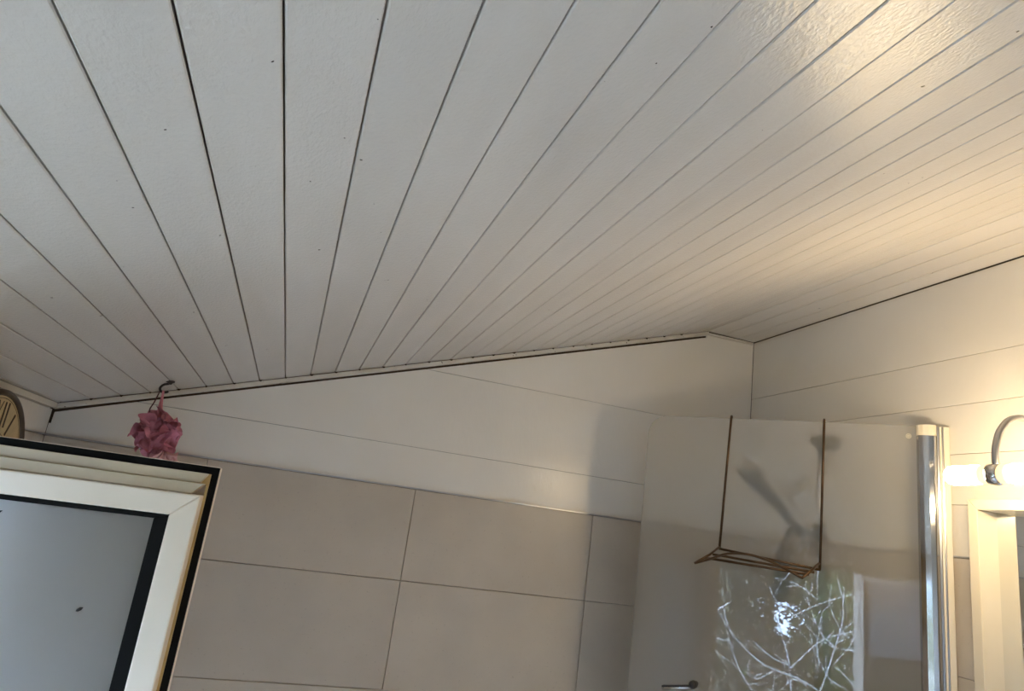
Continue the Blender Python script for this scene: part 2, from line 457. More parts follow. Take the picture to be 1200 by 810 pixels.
# window frame in the opening
win = empty('window_1', V(XL-0.09, 0.38, OZ0), 'white casement window frame with both leaves swung inwards', kind='structure')
def ring_yz(o, i, x0, x1):
    b = bmesh.new()
    (a0, a1, c0, c1), (b0, b1, d0, d1) = o, i
    q = [[(a0, c1), (a1, c1), (b1, d1), (b0, d1)], [(a0, c0), (b0, d0), (b1, d0), (a1, c0)], [(a1, c1), (a1, c0), (b1, d0), (b1, d1)], [(a0, c0), (a0, c1), (b0, d1), (b0, d0)]]
    for p in q: prism(b, [V(x0, y, z) for y, z in p], (x1-x0, 0, 0))
    return b
link('frame', ring_yz((OY0, OY1, OZ0, OZ1), (OY0+0.04, OY1-0.04, OZ0+0.05, OZ1-0.05), XL-0.13, XL-0.07), 'upvc', win, bevel=0.003)
link('frame_gasket', ring_yz((OY0+0.028, OY1-0.028, OZ0+0.03, OZ1-0.030), (OY0+0.034, OY1-0.034, OZ0+0.036, OZ1-0.036), XL-0.0695, XL-0.066), 'rubber', win)
link('window_sill', box(XL-0.10, XL+0.02, OY0+0.002, OY1-0.002, OZ0-0.025, OZ0-0.001), 'upvc', win, bevel=0.004)

# back wall and floor
wb = bmesh.new()
prism(wb, [V(XL-0.15, YB-0.002, -EYE), V(XR+0.1, YB-0.002, -EYE), V(XR+0.1, YB-0.002, ZFLAT+T), V(XF, YB-0.002, ZFLAT+T), V(XL-0.15, YB-0.002, ceil_z(XL-0.15)+T)], (0, -0.1, 0))
tag(link('wall_back', wb, 'plaster'), 'plain white wall behind the viewer', kind='structure')
tag(link('floor', box(XL-0.15, XR+0.1, YB-0.1, D+0.1, -EYE-0.1, -EYE), 'floor'), 'bathroom floor', kind='structure')

# ------------------------------------------------------------------ open casement leaves
def sash(name, label, yb, s, xa, xb, specks=False, glass='frosted'):
    """leaf standing square to the left wall; outside face looks towards -s*y, room face at yb"""
    z0, z1 = -0.935, 0.0225
    r = empty(name, V(xa, yb, z0), label, 'window sash', 'open window leaves')
    def Y(d): return yb - s*d
    O = (xa, xb, z0, z1)
    def ins(t, b_, l, rr): return (xa+l, xb-rr, z0+b_, z1-t)
    def rg(nm, o, i, d0, d1, m, bev=0.0):
        y0, y1 = sorted((Y(d0), Y(d1)))
        return link(nm, ring_xz(bmesh.new(), o, i, y0, y1), m, r, bevel=bev)
    rg('flange', O, ins(.05, .05, .05, .05), -0.016, 0.0, 'upvc', 0.002)
    rg('gasket', ins(.0010, .0010, .0010, .0010), ins(.0105, .0105, .0095, .0095), 0.0, 0.006, 'rubber')
    rg('weather_strip', ins(.0105, .0105, .0095, .0095), ins(.026, .024, .0125, .0125), 0.0, 0.010, 'ochre')
    body_o, body_i = ins(.0385, .030, .0125, .0125), ins(.066, .062, .043, .043)
    y0, y1 = sorted((Y(0.0), Y(0.045)))
    for nm, side in (('top_rail', 't'), ('bottom_rail', 'b'), ('stile', 'r'), ('stile', 'l')):
        link(nm, ring_xz(bmesh.new(), body_o, body_i, y0, y1, side), 'upvc', r, bevel=0.002)
    # two stepped mouldings above the top rail, with mitred ends
    y0, y1 = sorted((Y(0.0), Y(0.018)))
    zt1, zt2, zt3 = z1-0.0105, z1-0.0235, z1-0.0380
    link('step_moulding', prism(bmesh.new(), [V(xa+.011, y0, zt1), V(xb-.0115, y0, zt1), V(xb-.0195, y0, zt2), V(xa+.0195, y0, zt2)], (0, y1-y0, 0)), 'upvc_cream', r, bevel=0.0012)
    y0, y1 = sorted((Y(0.0), Y(0.030)))
    link('step_moulding', prism(bmesh.new(), [V(xa+.012, y0, zt2-.0005), V(xb-.0125, y0, zt2-.0005), V(xb-.0260, y0, zt3), V(xa+.026, y0, zt3)], (0, y1-y0, 0)), 'upvc_cream', r, bevel=0.0012)
    rg('glazing_gasket', body_i, ins(.0725, .068, .056, .060), 0.018, 0.038, 'rubber', 0.001)
    y0, y1 = sorted((Y(0.012), Y(0.030)))
    pi_ = ins(.068, .064, .048, .050)
    link('pane', box(pi_[0], pi_[1], y0, y1, pi_[2], pi_[3]), glass, r)
    if specks:
        for (x, z, L_) in ((-0.203, -0.163, 0.0034), (-0.316, -0.066, 0.005)):
            b = bmesh.new()
            lathe(b, V(x-L_, Y(0.031), z-L_*0.7), (1, 0, 0.7), [(0, .0002), (L_*0.5, .0016), (L_*1.6, .0019), (L_*2.4, .0003)], 8)
            link('speck', b, 'black', r, smooth=True)
    # lever handle on the room side of the free stile
    hb = box(xb-0.042, xb-0.012, *sorted((Y(-0.016), Y(-0.026))), -0.52, -0.38)
    hd = link('handle', hb, 'upvc', r, bevel=0.003)
    link('lever', tube(bmesh.new(), smoothline([V(xb-.027, Y(-.026), -.45), V(xb-.027, Y(-.05), -.45), V(xb-.027, Y(-.058), -.47), V(xb-.027, Y(-.058), -.56)], 4), 0.008, 10), 'upvc', hd, smooth=True)
    return r
sash('casement_sash', 'white plastic window leaf with frosted pane and black seal, swung open before the tiled wall', 1.000, 1, -0.690, -0.0885, True)
sash('casement_sash', 'second open window leaf, seen only as a faint reflection right of the branches', -0.357, -1, -0.690, -0.0885, glass='clear')

# ------------------------------------------------------------------ clock on the left wall
CY, CZK, CR = 1.736, -0.052, 0.190
cx = XL + 0.0005
clock = empty('wall_clock', V(cx, CY, CZK-CR), 'round wall clock with aged cream face and dark rim on the left wall', 'clock')
link('case', lathe(bmesh.new(), V(cx, CY, CZK), (1, 0, 0), [(0, CR-0.004), (0.012, CR), (0.024, CR), (0.030, CR-0.004), (0.031, CR-0.009), (0.025, CR-0.012), (0.0, CR-0.013)], 64), 'clockrim', clock, smooth=True)
link('dial', lathe(bmesh.new(), V(cx+0.001, CY, CZK), (1, 0, 0), [(0, CR-0.0135), (0.022, CR-0.0135)], 64), 'clockface', clock)
NUM = ['XII', 'I', 'II', 'III', 'IV', 'V', 'VI', 'VII', 'VIII', 'IX', 'X', 'XI']
r0, r1 = 0.110, 0.165
for h, s in enumerate(NUM):
    b = bmesh.new()
    adv = {'I': 0.019, 'V': 0.032, 'X': 0.036}
    tot = sum(adv[c] for c in s); u = -tot/2 + (0.006 if s == 'XII' else 0)
    a = h*PI/6
    er = (math.sin(a), math.cos(a)); et = (math.cos(a), -math.sin(a))
    def pt(uu, rr): return V(cx+0.0231, CY + er[0]*rr + et[0]*uu, CZK + er[1]*rr + et[1]*uu)
    def stroke(ua, ub, w):
        prism(b, [pt(ua-w, r0), pt(ua+w, r0), pt(ub+w, r1), pt(ub-w, r1)], (0.0008, 0, 0))
    for c in s:
        m_ = u + adv[c]/2
        if c == 'I': stroke(m_, m_, 0.0032)
        elif c == 'V': stroke(m_, m_-0.011, 0.0030); stroke(m_, m_+0.011, 0.0012)
        else: stroke(m_+0.012, m_-0.012, 0.0030); stroke(m_-0.012, m_+0.012, 0.0012)
        u += adv[c]
    link('numeral', b, 'ink', clock)
b = bmesh.new()
for rr in (0.101, 0.1715):
    n = 72
    o_ = [b.verts.new(V(cx+0.0236, CY+math.sin(2*PI*k/n)*(rr+.0007), CZK+math.cos(2*PI*k/n)*(rr+.0007))) for k in range(n)]
    i_ = [b.verts.new(V(cx+0.0236, CY+math.sin(2*PI*k/n)*(rr-.0007), CZK+math.cos(2*PI*k/n)*(rr-.0007))) for k in range(n)]
    for k in range(n): b.faces.new((o_[k], o_[(k+1) % n], i_[(k+1) % n], i_[k]))
link('minute_track', b, 'ink', clock)
for L_, w, hour in ((0.085, 0.005, 7.35), (0.120, 0.003, 4.2)):
    a = hour*PI/6; e = Vector((0, math.sin(a), math.cos(a))); t = Vector((0, math.cos(a), -math.sin(a)))
    c0 = V(cx+0.0255 + (0.001 if L_ > 0.1 else 0), CY, CZK)
    link('hand', prism(bmesh.new(), [c0-e*0.02-t*w, c0-e*0.02+t*w, c0+e*L_*0.8+t*w, c0+e*L_, c0+e*L_*0.8-t*w], (0.0008, 0, 0)), 'ink', clock)

# ------------------------------------------------------------------ ceiling hook with the bath puff
hp = Vector((-0.354, 1.968, 0.2440))
hook = empty('ceiling_hook', V(*hp), 'small black iron hook screwed into the plank ceiling', 'hook')
b = bmesh.new()
link('plate', lathe(b, V(hp.x+0.006, hp.y, ceil_z(hp.x+0.006)), (CS*0.3, 0.0, -1), [(-0.0005, 0.011), (0.003, 0.011), (0.005, 0.006), (0.009, 0.004)], 14), 'black', hook, smooth=True)
hz = hp.z
prof = [(0.007, -0.002), (0.002, -0.006), (-0.006, -0.009), (-0.012, -0.015), (-0.014, -0.022), (-0.010, -0.028), (-0.003, -0.030), (0.004, -0.028), (0.007, -0.025)]
link('hook_wire', tube(bmesh.new(), smoothline([V(hp.x+dx, hp.y, hz+dz) for dx, dz in prof], 4), 0.0032, 8), 'black', hook, smooth=True)

pc = V(-0.343, 1.955, 0.104)
puff = empty('bath_puff', V(-0.360, 1.968, 0.214), 'ruffled pink net bath puff hanging from the ceiling hook', 'bath puff')
def petal(seed, R, wid, curl):
    rd = random.Random(seed)
    ph, k = rd.uniform(0, 6.28), rd.choice((0.8, 1.2, 1.7))
    nu, nv = 17, 7
    b = bmesh.new(); g = []
    for j in range(nv):
        v = j/(nv-1); row = []
        for i in range(nu):
            u = -1 + 2*i/(nu-1)
            th = u*wid*(0.25+0.75*v)
            rr = R*(0.30 + 0.70*v)*(1 - 0.34*u**4*v)
            rip = math.sin(k*PI*u + ph)*0.012*v**1.2
            row.append(b.verts.new((rip + curl*0.022*v**3 + 0.006*math.sin(5*u+seed), rr*math.sin(th), rr*math.cos(th))))
        g.append(row)
    for j in range(nv-1):
        for i in range(nu-1): b.faces.new((g[j][i], g[j][i+1], g[j+1][i+1], g[j+1][i]))
    me = bpy.data.meshes.new('ruffle'); b.to_mesh(me); b.free(); me.materials.append(M['pink'])
    for p in me.polygons: p.use_smooth = True
    return me
variants = [petal(s, 0.060+0.003*(s % 3), 0.52+0.07*(s % 4), (-1, 1, 0.4, -0.5, 0.9, -0.8, 1.2)[s]) for s in range(7)]
rd = random.Random(5)
NP = 38
for i in range(NP):
    zz = 1 - 2*(i+0.5)/NP; a = i*2.39996
    dr = Vector((math.sqrt(1-zz*zz)*math.cos(a), math.sqrt(1-zz*zz)*math.sin(a), zz))
    dr = (dr + Vector((rd.uniform(-.25, .25), rd.uniform(-.25, .25), rd.uniform(-.25, .25)))).normalized()
    q = dr.to_track_quat('Z', 'Y').to_matrix().to_4x4()
    o = bpy.data.objects.new('ruffle', variants[i % 7]); COL.objects.link(o)
    sc_ = rd.uniform(0.84, 1.06)
    o.matrix_world = Matrix.Translation(pc) @ q @ Matrix.Rotation(rd.uniform(0, 6.28), 4, 'Z') @ Matrix.Diagonal((sc_*1.0, sc_, sc_, 1))
    o.parent = puff; o.matrix_parent_inverse = puff.matrix_world.inverted()
b = bmesh.new(); bmesh.ops.create_icosphere(b, subdivisions=3, radius=0.043, matrix=Matrix.Translation(pc))
link('core', b, 'pink', puff, smooth=True)
# pale tuft below
tm = petal(21, 0.045, 0.75, 0.5); tm.materials.clear(); tm.materials.append(M['pale_pink'])
for k in range(6):
    o = bpy.data.objects.new('pale_ruffle', tm); COL.objects.link(o)
    o.matrix_world = Matrix.Translation(pc + Vector((0.028, -0.02, -0.032))) @ Vector((0.5*math.cos(k)+0.25, 0.5*math.sin(k)-0.2, -1)).to_track_quat('Z', 'Y').to_matrix().to_4x4() @ Matrix.Rotation(k*1.1, 4, 'Z')
    o.parent = puff; o.matrix_parent_inverse = puff.matrix_world.inverted()
tp = V(-0.362, 1.966, 0.2160)
link('cord', tube(bmesh.new(), smoothline([tp + Vector((-0.004, 0, 0.000)), tp + Vector((-0.010, 0, -0.03)), tp + Vector((-0.016, 0, -0.055)), pc + Vector((-0.02, 0, 0.03))], 5), 0.0016, 6), 'darkcord', puff, smooth=True)
link('ribbon', tube(bmesh.new(), smoothline([tp + Vector((0.004, -0.001, 0.002)), tp + Vector((0.006, 0, -0.02)), tp + Vector((0.012, 0, -0.05)), pc + Vector((0.01, 0, 0.03))], 5), 0.003, 8), 'pinkcord', puff, smooth=True)
link('ribbon', tube(bmesh.new(), smoothline([tp + Vector((0.004, 0.002, 0.002)), tp + Vector((0.004, 0.003, -0.02)), tp + Vector((0.004, 0.002, -0.05)), pc + Vector((-0.005, 0, 0.03))], 5), 0.0028, 8), 'pinkcord', puff, smooth=True)

# ------------------------------------------------------------------ shower screen
HW = Vector((XR, 1.30695))                   # where it meets the right wall
DU = Vector((-0.68037, 0.73287)); NW = Vector((-0.73287, -0.68037))
def S(u, w, z):
    """u along the screen from the wall, w out of the glass towards the room, z from the eye"""
    p = HW + DU*u + NW*w
    return V(p.x, p.y, z)
scr = empty('shower_screen', S(0.0, 0, -1.01), 'clear glass bath screen with rounded corner and chrome pivot rail', 'shower screen')
U0, U1, ZS0, ZS1, RC = 0.060, 0.797, -1.010, 0.3885, 0.058
out = [(U0, ZS0), (U1, ZS0)] + [(U1-RC+RC*math.cos(a), ZS1-RC+RC*math.sin(a)) for a in [k*PI/2/8 for k in range(9)]] + [(U0, ZS1)]
bm = bmesh.new()
fr = [bm.verts.new(S(u, 0.003, z)) for u, z in out]; bk = [bm.verts.new(S(u, -0.003, z)) for u, z in out]
f1 = bm.faces.new(fr); f2 = bm.faces.new(bk[::-1]); f2.material_index = 1
for i in range(len(out)):
    f = bm.faces.new((fr[i], bk[i], bk[(i+1) % len(out)], fr[(i+1) % len(out)])); f.material_index = 2
link('glass_pane', bm, ['screen_front', 'screen_back', 'glass_edge'], scr)
# chrome pivot rail: rounded profile
def urail(pts, z0, z1, m, nm, bev=0.0, parent=scr, smooth=False):
    return link(nm, prism(bmesh.new(), [S(u, w, z0) for u, w in pts], (0, 0, z1-z0)), m, parent, bevel=bev, smooth=smooth)
rail = [(0.076, -0.013), (0.079, -0.006), (0.079, 0.006), (0.074, 0.013), (0.064, 0.018), (0.052, 0.020), (0.040, 0.018), (0.034, 0.012), (0.034, -0.013)]
pr = urail(rail, ZS0, 0.362, 'chrome', 'pivot_rail', 0.002)
urail([(u*1.0, w) for u, w in rail], 0.3622, 0.3900, 'cap', 'rail_cap', 0.002)
urail([(0.0335, -0.011), (0.0335, 0.009), (0.0290, 0.009), (0.0290, -0.011)], ZS0, 0.386, 'chrome_dull', 'pivot_strip')
urail([(0.0280, -0.013), (0.0280, 0.011), (0.0235, 0.011), (0.0235, -0.013)], ZS0, 0.386, 'cap', 'wall_channel')
urail([(0.0230, -0.013), (0.0230, 0.009), (0.0200, 0.009), (0.0200, -0.013)], ZS0, 0.386, 'chrome_dull', 'wall_channel')
urail([(0.0195, -0.012), (0.0195, 0.008), (0.006, 0.008), (0.013, -0.010)], ZS0, 0.387, 'cap', 'wall_channel', 0.001)
# safety-glass stamp: ring and tick marks
b = bmesh.new()
for rr, w_ in ((0.0055, 0.0007), (0.0022, 0.0008)):
    n = 24
    o_ = [b.verts.new(S(0.096+math.cos(2*PI*k/n)*(rr+w_), 0.0036, 0.360+math.sin(2*PI*k/n)*(rr+w_))) for k in range(n)]
    i_ = [b.verts.new(S(0.096+math.cos(2*PI*k/n)*(rr-w_), 0.0036, 0.360+math.sin(2*PI*k/n)*(rr-w_))) for k in range(n)]
    for k in range(n): b.faces.new((o_[k], o_[(k+1) % n], i_[(k+1) % n], i_[k]))
link('stamp', b, 'cap', scr)
# dark knob and chrome bar low on the glass
kb = bmesh.new()
tube(kb, [S(0.690, 0.030, -0.372), S(0.610, 0.030, -0.354)], 0.0055, 10)
hd = link('pull_bar', kb, 'chrome', scr, smooth=True)
link('bar_cover', prism(bmesh.new(), [S(0.690, 0.022, -0.3655), S(0.602, 0.022, -0.3465), S(0.602, 0.022, -0.3515), S(0.690, 0.022, -0.3705)][::-1], (NW.x*0.016, NW.y*0.016, 0)), 'black', hd, bevel=0.001)
link('knob', lathe(bmesh.new(), S(0.607, 0.0035, -0.347), (NW.x, NW.y, 0), [(0, 0.007), (0.018, 0.006), (0.022, 0.011), (0.036, 0.010), (0.040, 0.005)], 16), 'black', hd, smooth=True)

# ------------------------------------------------------------------ wire caddy hooked over the glass
cad = empty('wire_caddy', S(0.43, 0.05, -0.035), 'bronze wire shelf hooked over the top of the glass screen', 'shower caddy')
WR = 0.0034
def wire(nm, pts, r=WR, sub=0):
    p = [S(*a) for a in pts]
    if sub: p = smoothline(p, sub)
    return link(nm, tube(bmesh.new(), p, r, 8), 'bronze', cad, smooth=True)
def hanger(ut, ub, zb_):
    return wire('hanger', [(ut+0.003, -0.010, 0.360), (ut+0.003, -0.010, 0.386), (ut+0.002, -0.007, 0.3935), (ut+0.001, 0.0, 0.3955), (ut, 0.007, 0.3935), (ut, 0.010, 0.386), (ub, 0.010, zb_)])
hanger(0.547, 0.561, 0.015)
hanger(0.297, 0.302, -0.006)
wire('back_rail', [(0.566, 0.010, 0.014), (0.300, 0.010, -0.006)])
wire('front_rail', [(0.561, 0.012, 0.018), (0.578, 0.05, -0.006), (0.604, 0.100, -0.033)], WR)
wire('front_rail', [(0.604, 0.100, -0.033), (0.560, 0.110, -0.016), (0.515, 0.114, 0.003), (0.465, 0.114, 0.008), (0.415, 0.112, 0.0), (0.375, 0.106, -0.014), (0.334, 0.100, -0.031)], WR, 4)
wire('front_rail', [(0.334, 0.100, -0.031), (0.318, 0.05, -0.010), (0.304, 0.012, 0.010)], WR)
wire('shelf_wire', [(0.572, 0.040, -0.004), (0.312, 0.035, -0.014)])
wire('shelf_wire', [(0.585, 0.066, -0.016), (0.322, 0.064, -0.021)])

# ------------------------------------------------------------------ shower set on the right wall behind the glass
rail_x, rail_y = 1.512, 1.702
sh = empty('shower_rail', V(XR, rail_y, -0.5), 'slim chrome riser rail behind the glass screen', 'shower rail')
link('tube', tube(bmesh.new(), [V(rail_x, rail_y, -0.36), V(rail_x, rail_y, 0.372)], 0.009, 16), 'chrome', sh, smooth=True)
for z in (0.372, -0.36):
    link('bracket', lathe(bmesh.new(), V(XR-0.0025, rail_y, z), (-1, 0, 0), [(0, 0.024), (0.02, 0.022), (0.045, 0.017), (0.068, 0.022), (0.076, 0.019), (0.080, 0.008)], 20), 'grey_plastic', sh, smooth=True)
link('slider', lathe(bmesh.new(), V(rail_x, rail_y, 0.075), (0, 0, 1), [(0, 0.016), (0.006, 0.020), (0.040, 0.020), (0.046, 0.016)], 18), 'dark_plastic', sh, smooth=True)
hs = empty('hand_shower', V(1.495, 1.725, 0.08), 'grey hand shower tilted up in its holder behind the glass', 'hand shower')
A, B_ = V(1.4765, 1.722, 0.080), V(1.468, 1.925, 0.232)
link('handle', tube(bmesh.new(), smoothline([A, A.lerp(B_, .35) + Vector((0, 0, .003)), A.lerp(B_, .7) + Vector((0, 0, .006)), B_], 5), [0.013]*4 + [0.014]*4 + [0.017]*4 + [0.021]*4, 14), 'dark_plastic', hs, smooth=True)
ax = Vector((-0.45, 0.25, -0.55)).normalized()
hc = V(1.466, 1.968, 0.258)
link('spray_head', lathe(bmesh.new(), hc - ax*0.018, ax, [(0, 0.012), (0.006, 0.032), (0.018, 0.044), (0.030, 0.047), (0.036, 0.044), (0.037, 0.002)], 24), 'grey_plastic', hs, smooth=True)
link('neck', tube(bmesh.new(), [B_ - Vector((0, 0.008, 0.006)), hc - ax*0.012], [0.021, 0.028], 14), 'grey_plastic', hs, smooth=True)
link('nut', tube(bmesh.new(), [A, A + (A-B_).normalized()*0.022], [0.012, 0.010], 12), 'chrome', hs, smooth=True)
e0 = A + (A-B_).normalized()*0.024
tag(link('shower_hose', tube(bmesh.new(), smoothline([e0, V(1.490, 1.688, 0.056), V(1.488, 1.662, 0.020), V(1.486, 1.650, -0.08), V(1.486, 1.640, -0.20), V(1.486, 1.630, -0.34), V(1.490, 1.640, -0.60), V(1.50, 1.66, -0.9)], 6), 0.0085, 10), 'dark_plastic', None, smooth=True), 'dark flexible hose hanging down below the hand shower', 'hose')
st = empty('hanging_scrubber', V(1.49, 1.77, 0.09), 'dark elongated scrubber hanging from the shower slider by its strap', 'scrubber')
link('strap', tube(bmesh.new(), smoothline([V(1.470, 1.688, 0.090), V(1.455, 1.715, 0.104), V(1.452, 1.755, 0.094), V(1.452, 1.772, 0.055)], 6), 0.008, 8), 'dark_plastic', st, smooth=True)
pts = [V(1.452, 1.770, 0.066), V(1.451, 1.772, 0.045), V(1.450, 1.776, 0.0), V(1.450, 1.782, -0.06), V(1.450, 1.788, -0.10), V(1.450, 1.790, -0.118)]
link('pad', tube(bmesh.new(), pts, [0.012, 0.022, 0.024, 0.023, 0.019, 0.008], 14), 'dark_plastic', st, smooth=True)

# ------------------------------------------------------------------ mirror in a deep white frame
MX, MYF, MZT = 1.490, 1.208, 0.197
mir = empty('wall_mirror', V(XR, 0.95, -0.55), 'mirror set deep in a white box frame under the lamp', 'mirror')
MY0, MZ0 = 0.66, -0.55
def mring(o, i, x0, x1): return ring_yz(o, i, x0, x1)
fw = 0.0235
for nm, q in (('frame_top', [(MY0, MZT), (MYF, MZT), (MYF-fw, MZT-fw), (MY0+fw, MZT-fw)]), ('frame_bottom', [(MY0, MZ0), (MY0+fw, MZ0+fw), (MYF-fw, MZ0+fw), (MYF, MZ0)]),
              ('frame_side', [(MYF, MZT), (MYF, MZ0), (MYF-fw, MZ0+fw), (MYF-fw, MZT-fw)]), ('frame_side', [(MY0, MZ0), (MY0, MZT), (MY0+fw, MZT-fw), (MY0+fw, MZ0+fw)])):
    link(nm, prism(bmesh.new(), [V(MX, y, z) for y, z in q], (XR-0.003-MX, 0, 0)), 'white_paint', mir, bevel=0.0015)
link('mirror_glass', box(1.549, 1.555, MY0+fw-0.003, MYF-fw+0.003, MZ0+fw-0.003, MZT-fw+0.003), 'mirror', mir)

# ------------------------------------------------------------------ lamp above the mirror
lamp = empty('mirror_lamp', V(1.525, 0.991, 0.197), 'twin tube mirror lamp on a curved chrome arm, bulbs lit', 'lamp')
LX, LY, LZ = 1.300, 0.9914, 0.2200
link('holder', lathe(bmesh.new(), V(LX, LY-0.013, LZ), (0, 1, 0), [(0, 0.015), (0.002, 0.020), (0.011, 0.0215), (0.015, 0.0215), (0.024, 0.020), (0.026, 0.015)], 28), 'chrome', lamp, smooth=True)
for s in (1, -1):
    bb = link('bulb', lathe(bmesh.new(), V(LX, LY+s*0.034, LZ), (0, s, 0), [(0, 0.0180), (0.002, 0.0195), (0.055, 0.0195), (0.063, 0.0180), (0.069, 0.013), (0.072, 0.006), (0.0725, 0.0005)], 28), 'bulb', lamp, smooth=True)
    link('bulb_neck', lathe(bmesh.new(), V(LX, LY+s*0.0135, LZ), (0, s, 0), [(0, 0.0195), (0.012, 0.0185), (0.0202, 0.0180)], 28), 'bulb_neck', bb, smooth=True)
arm = [(LX, LY, LZ+0.018), (LX+.001, LY, 0.265), (LX+.006, LY, 0.285), (LX+.017, LY, 0.309), (LX+.042, LY, 0.334), (LX+.078, LY, 0.345), (LX+.130, LY, 0.340), (LX+.180, LY, 0.315), (LX+.215, LY, 0.275), (LX+.225, LY, 0.235), (LX+.225, LY, 0.2005)]
link('arm', tube(bmesh.new(), smoothline([V(*p) for p in arm], 6), 0.0068, 14), 'chrome_dull', lamp, smooth=True)
link('base', lathe(bmesh.new(), V(LX+0.225, LY, 0.1975), (0, 0, 1), [(0, 0.030), (0.006, 0.030), (0.012, 0.022), (0.016, 0.010)], 28), 'chrome', lamp, smooth=True)

# ------------------------------------------------------------------ outside the window
tag(link('ground', box(-13.5, XL-0.35, -22, 14, -2.15, -2.05), 'soil'), 'brown leafy ground outside the window', kind='structure')

def foliage(name, label, cat, c, r, mname, seed, nleaf, group, hole=None):
    rd = random.Random(seed)
    root = empty(name, V(c[0], c[1], -2.05), label, cat, group)
    b = bmesh.new(); bmesh.ops.create_icosphere(b, subdivisions=4, radius=1.0)
    for v in b.verts:
        d = v.co.normalized()
        k = 0.86 + 0.10*math.sin(7*d.x+seed)*math.sin(6*d.y+2*seed) + 0.07*math.sin(13*d.z+5*d.y+seed)
        v.co = V(c[0]+d.x*r[0]*k, c[1]+d.y*r[1]*k, max(-2.06, c[2]+d.z*r[2]*k))
    link('crown', b, mname, root, smooth=True)
    b = bmesh.new()
    for _ in range(nleaf):
        d = Vector((rd.gauss(0, 1), rd.gauss(0, 1), rd.gauss(0, 1))).normalized()
        k = rd.uniform(0.84, 1.13)
        p = V(c[0]+d.x*r[0]*k, c[1]+d.y*r[1]*k, c[2]+d.z*r[2]*k)
        if p.z < 0.0-0.45: continue
        tt = 8.99/(2.99-p.x)                 # keep a gap of open sky between the crowns
        if math.hypot(2.775+(p.y-2.775)*tt+3.57, (p.z-EYE)*tt+0.86) < rd.uniform(0.03, 0.20): continue
        t1 = Vector((rd.gauss(0, 1), rd.gauss(0, 1), rd.gauss(0, 1))).normalized(); t2 = t1.orthogonal().normalized()
        L_ = rd.uniform(0.04, 0.10); W_ = L_*rd.uniform(0.3, 0.5)
        fc = b.faces.new([b.verts.new(q) for q in (p-t1*L_, p+t2*W_, p+t1*L_, p-t2*W_)]); fc.material_index = 1 if rd.random() < 0.22 else 0
    lv = link('leaves', b, [mname, 'leaf_pale'], root); lv['kind'] = 'stuff'
    link('trunk', tube(bmesh.new(), [V(c[0], c[1], -2.06), V(c[0]+0.05, c[1]-0.03, (c[2]-2.06)/2), V(c[0], c[1], c[2])], [0.10, 0.07, 0.05], 10), 'trunk', root, smooth=True)
shrub = empty('bare_shrub', V(-2.3, -0.9, -2.05), 'bare pale twigged shrub mirrored in the shower glass', 'shrub')
CO = Vector((0, 0, EYE)); N3 = Vector((NW.x, NW.y, 0)); H3 = Vector((HW.x, HW.y, EYE))
def outside(zx, zy, x):
    """the place outside that the glass mirrors at a spot of the reflection, at distance x"""
    px, py = 720+zx/3.75, 620+zy/3.75
    r = _f*795.357 + _r*(px-600) - _u*(py-405)
    h = CO + r*(((H3-CO).dot(N3))/(r.dot(N3)))
    r2 = r - N3*(2*r.dot(N3))
    return h + r2*((x-h.x)/r2.x)
BR = [([(860, 830), (905, 712), (945, 600), (1000, 420), (1005, 340), (1010, 255)], .011, -2.2, 0.25),
      ([(780, 830), (775, 700), (765, 570), (725, 430), (695, 362)], .009, -2.3, -0.2),
      ([(768, 600), (700, 570), (650, 530), (610, 492)], .007, -2.3, 0.1),
      ([(940, 760), (880, 700), (790, 650), (660, 600), (560, 510), (505, 440), (475, 330)], .010, -2.0, 0.2),
      ([(640, 790), (605, 712), (545, 610), (510, 500), (470, 375), (440, 355)], .008, -2.1, -0.3),
      ([(505, 490), (450, 480), (402, 437)], .006, -2.1, -0.2), ([(545, 610), (490, 570), (430, 528)], .006, -2.1, 0.2),
      ([(1090, 540), (1058, 535), (960, 520), (880, 465), (800, 380), (720, 330), (680, 250)], .008, -2.5, 0.2),
      ([(970, 520), (915, 470), (880, 400), (850, 310), (845, 270)], .007, -2.5, 0.2),
      ([(890, 310), (830, 260), (760, 225), (690, 215)], .006, -2.6, 0.1),
      ([(1085, 520), (1060, 500), (990, 440), (940, 320)], .007, -2.4, 0.3),
      ([(780, 385), (900, 330), (1000, 300), (1085, 278)], .006, -2.4, 0.2), ([(700, 622), (630, 660), (590, 640), (580, 620)], .006, -2.0, 0.1),
      ([(1080, 720), (990, 620), (960, 600), (1035, 520)], .006, -2.3, 0.2),
      ([(960, 680), (925, 630), (860, 500), (810, 450)], .007, -2.2, -0.2),
      ([(775, 612), (850, 540), (930, 480), (1085, 445)], .008, -2.3, 0.2),
      ([(680, 820), (700, 690), (705, 610)], .006, -2.1, 0.1), ([(845, 690), (790, 660), (750, 690), (690, 740)], .006, -2.1, 0.2),
      ([(900, 600), (890, 500), (915, 400), (905, 350)], .005, -2.4, 0.2), ([(1010, 440), (1060, 400), (1085, 380)], .005, -2.2, 0.1)]
for pts, r, x, dx in BR:
    n = len(pts)
    P_ = [outside(a, b_, x + 0.4*dx*i/n) for i, (a, b_) in enumerate(pts)]
    if pts[0][1] > 755: P_ = [Vector((-2.3, -0.9, EYE-2.05)), P_[0] + (P_[0]-P_[1])*0.5] + P_
    P_ = smoothline(P_, 2)
    link('branch', tube(bmesh.new(), P_, [0.72*r*(1.0-0.6*i/(len(P_)-1)) for i in range(len(P_))], 6), 'bark', shrub, smooth=True)
GRP = 'shrubs and trees beyond the window'
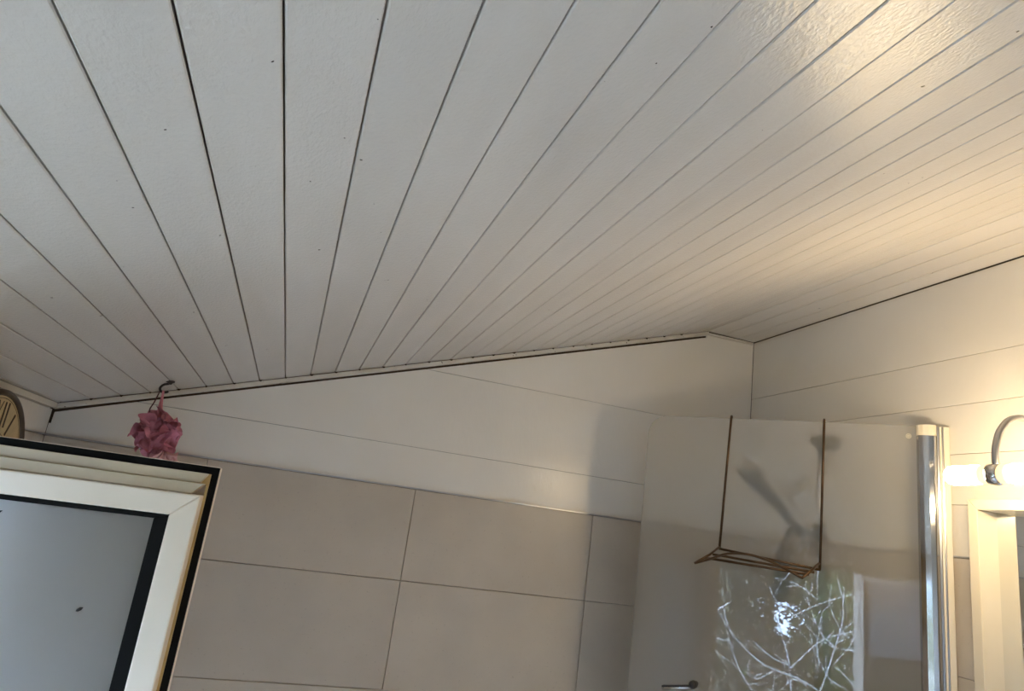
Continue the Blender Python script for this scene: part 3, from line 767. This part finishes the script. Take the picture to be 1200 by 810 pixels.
def at_depth(y, z, x):
    """carry a spot given for the distance x = -6 along its line of sight to distance x"""
    v0 = Vector((2.99, 2.775, 0))             # the viewer mirrored in the screen
    p = Vector((-6, y, z)); t = (x - v0.x)/(p.x - v0.x)
    q = v0 + (p - v0)*t
    return q.y, q.z, t
def planting(name, label, cat, y, z, r, m_, seed, n, x):
    yy, zz, t = at_depth(y, z, x)
    foliage(name, label, cat, (x, yy, zz), (r[0], r[1]*t, r[2]*t), m_, seed, n, GRP)
planting('evergreen_shrub', 'brownish olive shrub outside, left in the glass reflection', 'shrub', -1.25, -1.0, (0.45, 1.3, 1.5), 'leaf_olive', 1, 5000, -4.0)
planting('evergreen_tree', 'dark green tree crown outside, top of the glass reflection', 'tree', -3.3, 0.80, (1.2, 1.7, 1.45), 'leaf_dark', 2, 9000, -10.0)
planting('evergreen_shrub', 'dark shrub outside, middle of the glass reflection', 'shrub', -2.55, -1.05, (0.6, 0.74, 0.90), 'leaf_dark', 3, 4000, -8.2)
planting('evergreen_shrub', 'low brown shrub outside, foot of the glass reflection', 'shrub', -3.45, -1.88, (0.5, 1.4, 1.0), 'leaf_brown', 4, 5000, -6.9)
planting('evergreen_shrub', 'yellow green shrub outside, right in the glass reflection', 'shrub', -4.85, -0.85, (0.5, 1.05, 1.3), 'leaf_green', 5, 5000, -5.6)
planting('evergreen_tree', 'green tree standing outside past the left edge of the reflection', 'tree', 1.6, 0.2, (1.1, 1.2, 2.0), 'leaf_green', 6, 3500, -5.6)
planting('evergreen_tree', 'dark tree standing outside past the right edge of the reflection', 'tree', -7.6, 0.2, (1.1, 1.4, 2.0), 'leaf_dark', 7, 3500, -6.4)

rt = random.Random(31)
for pts, r, x, dx in BR:
    for i in range(len(pts)-1):
        if rt.random() < 0.75:
            t = rt.uniform(.2, .9); a0 = (pts[i][0]*(1-t)+pts[i+1][0]*t, pts[i][1]*(1-t)+pts[i+1][1]*t)
            an = rt.uniform(0, 2*PI) if rt.random() < .3 else rt.uniform(-2.6, -0.5); L_ = rt.uniform(35, 95)
            m1 = (a0[0]+math.cos(an)*L_*.5+rt.uniform(-6, 6), a0[1]+math.sin(an)*L_*.5); m2 = (a0[0]+math.cos(an)*L_, a0[1]+math.sin(an)*L_)
            xx = x + 0.4*dx*(i+t)/len(pts)
            link('twig', tube(bmesh.new(), [outside(*a0, xx), outside(*m1, xx+.03), outside(*m2, xx+.05)], [.0036, .003, .002], 5), 'bark', shrub, smooth=True)
# fresh leaves on the right hand twigs
b = bmesh.new(); rd = random.Random(9)
for (a, c_) in ((1030, 330), (1045, 360), (1000, 385), (900, 385), (930, 375), (960, 385), (1050, 290), (560, 620), (1030, 300), (880, 375)):
    for _ in range(9):
        p = outside(a+rd.uniform(-22, 22), c_+rd.uniform(-14, 14), -2.5+rd.uniform(-.15, .15))
        t1 = Vector((rd.gauss(0, 1), rd.gauss(0, 1), rd.gauss(0, 1))).normalized(); t2 = t1.orthogonal().normalized()
        b.faces.new([b.verts.new(q_) for q_ in (p-t1*.022, p+t2*.009, p+t1*.022, p-t2*.009)])
tag(link('leaves', b, 'leaf_fresh', shrub), kind='stuff')
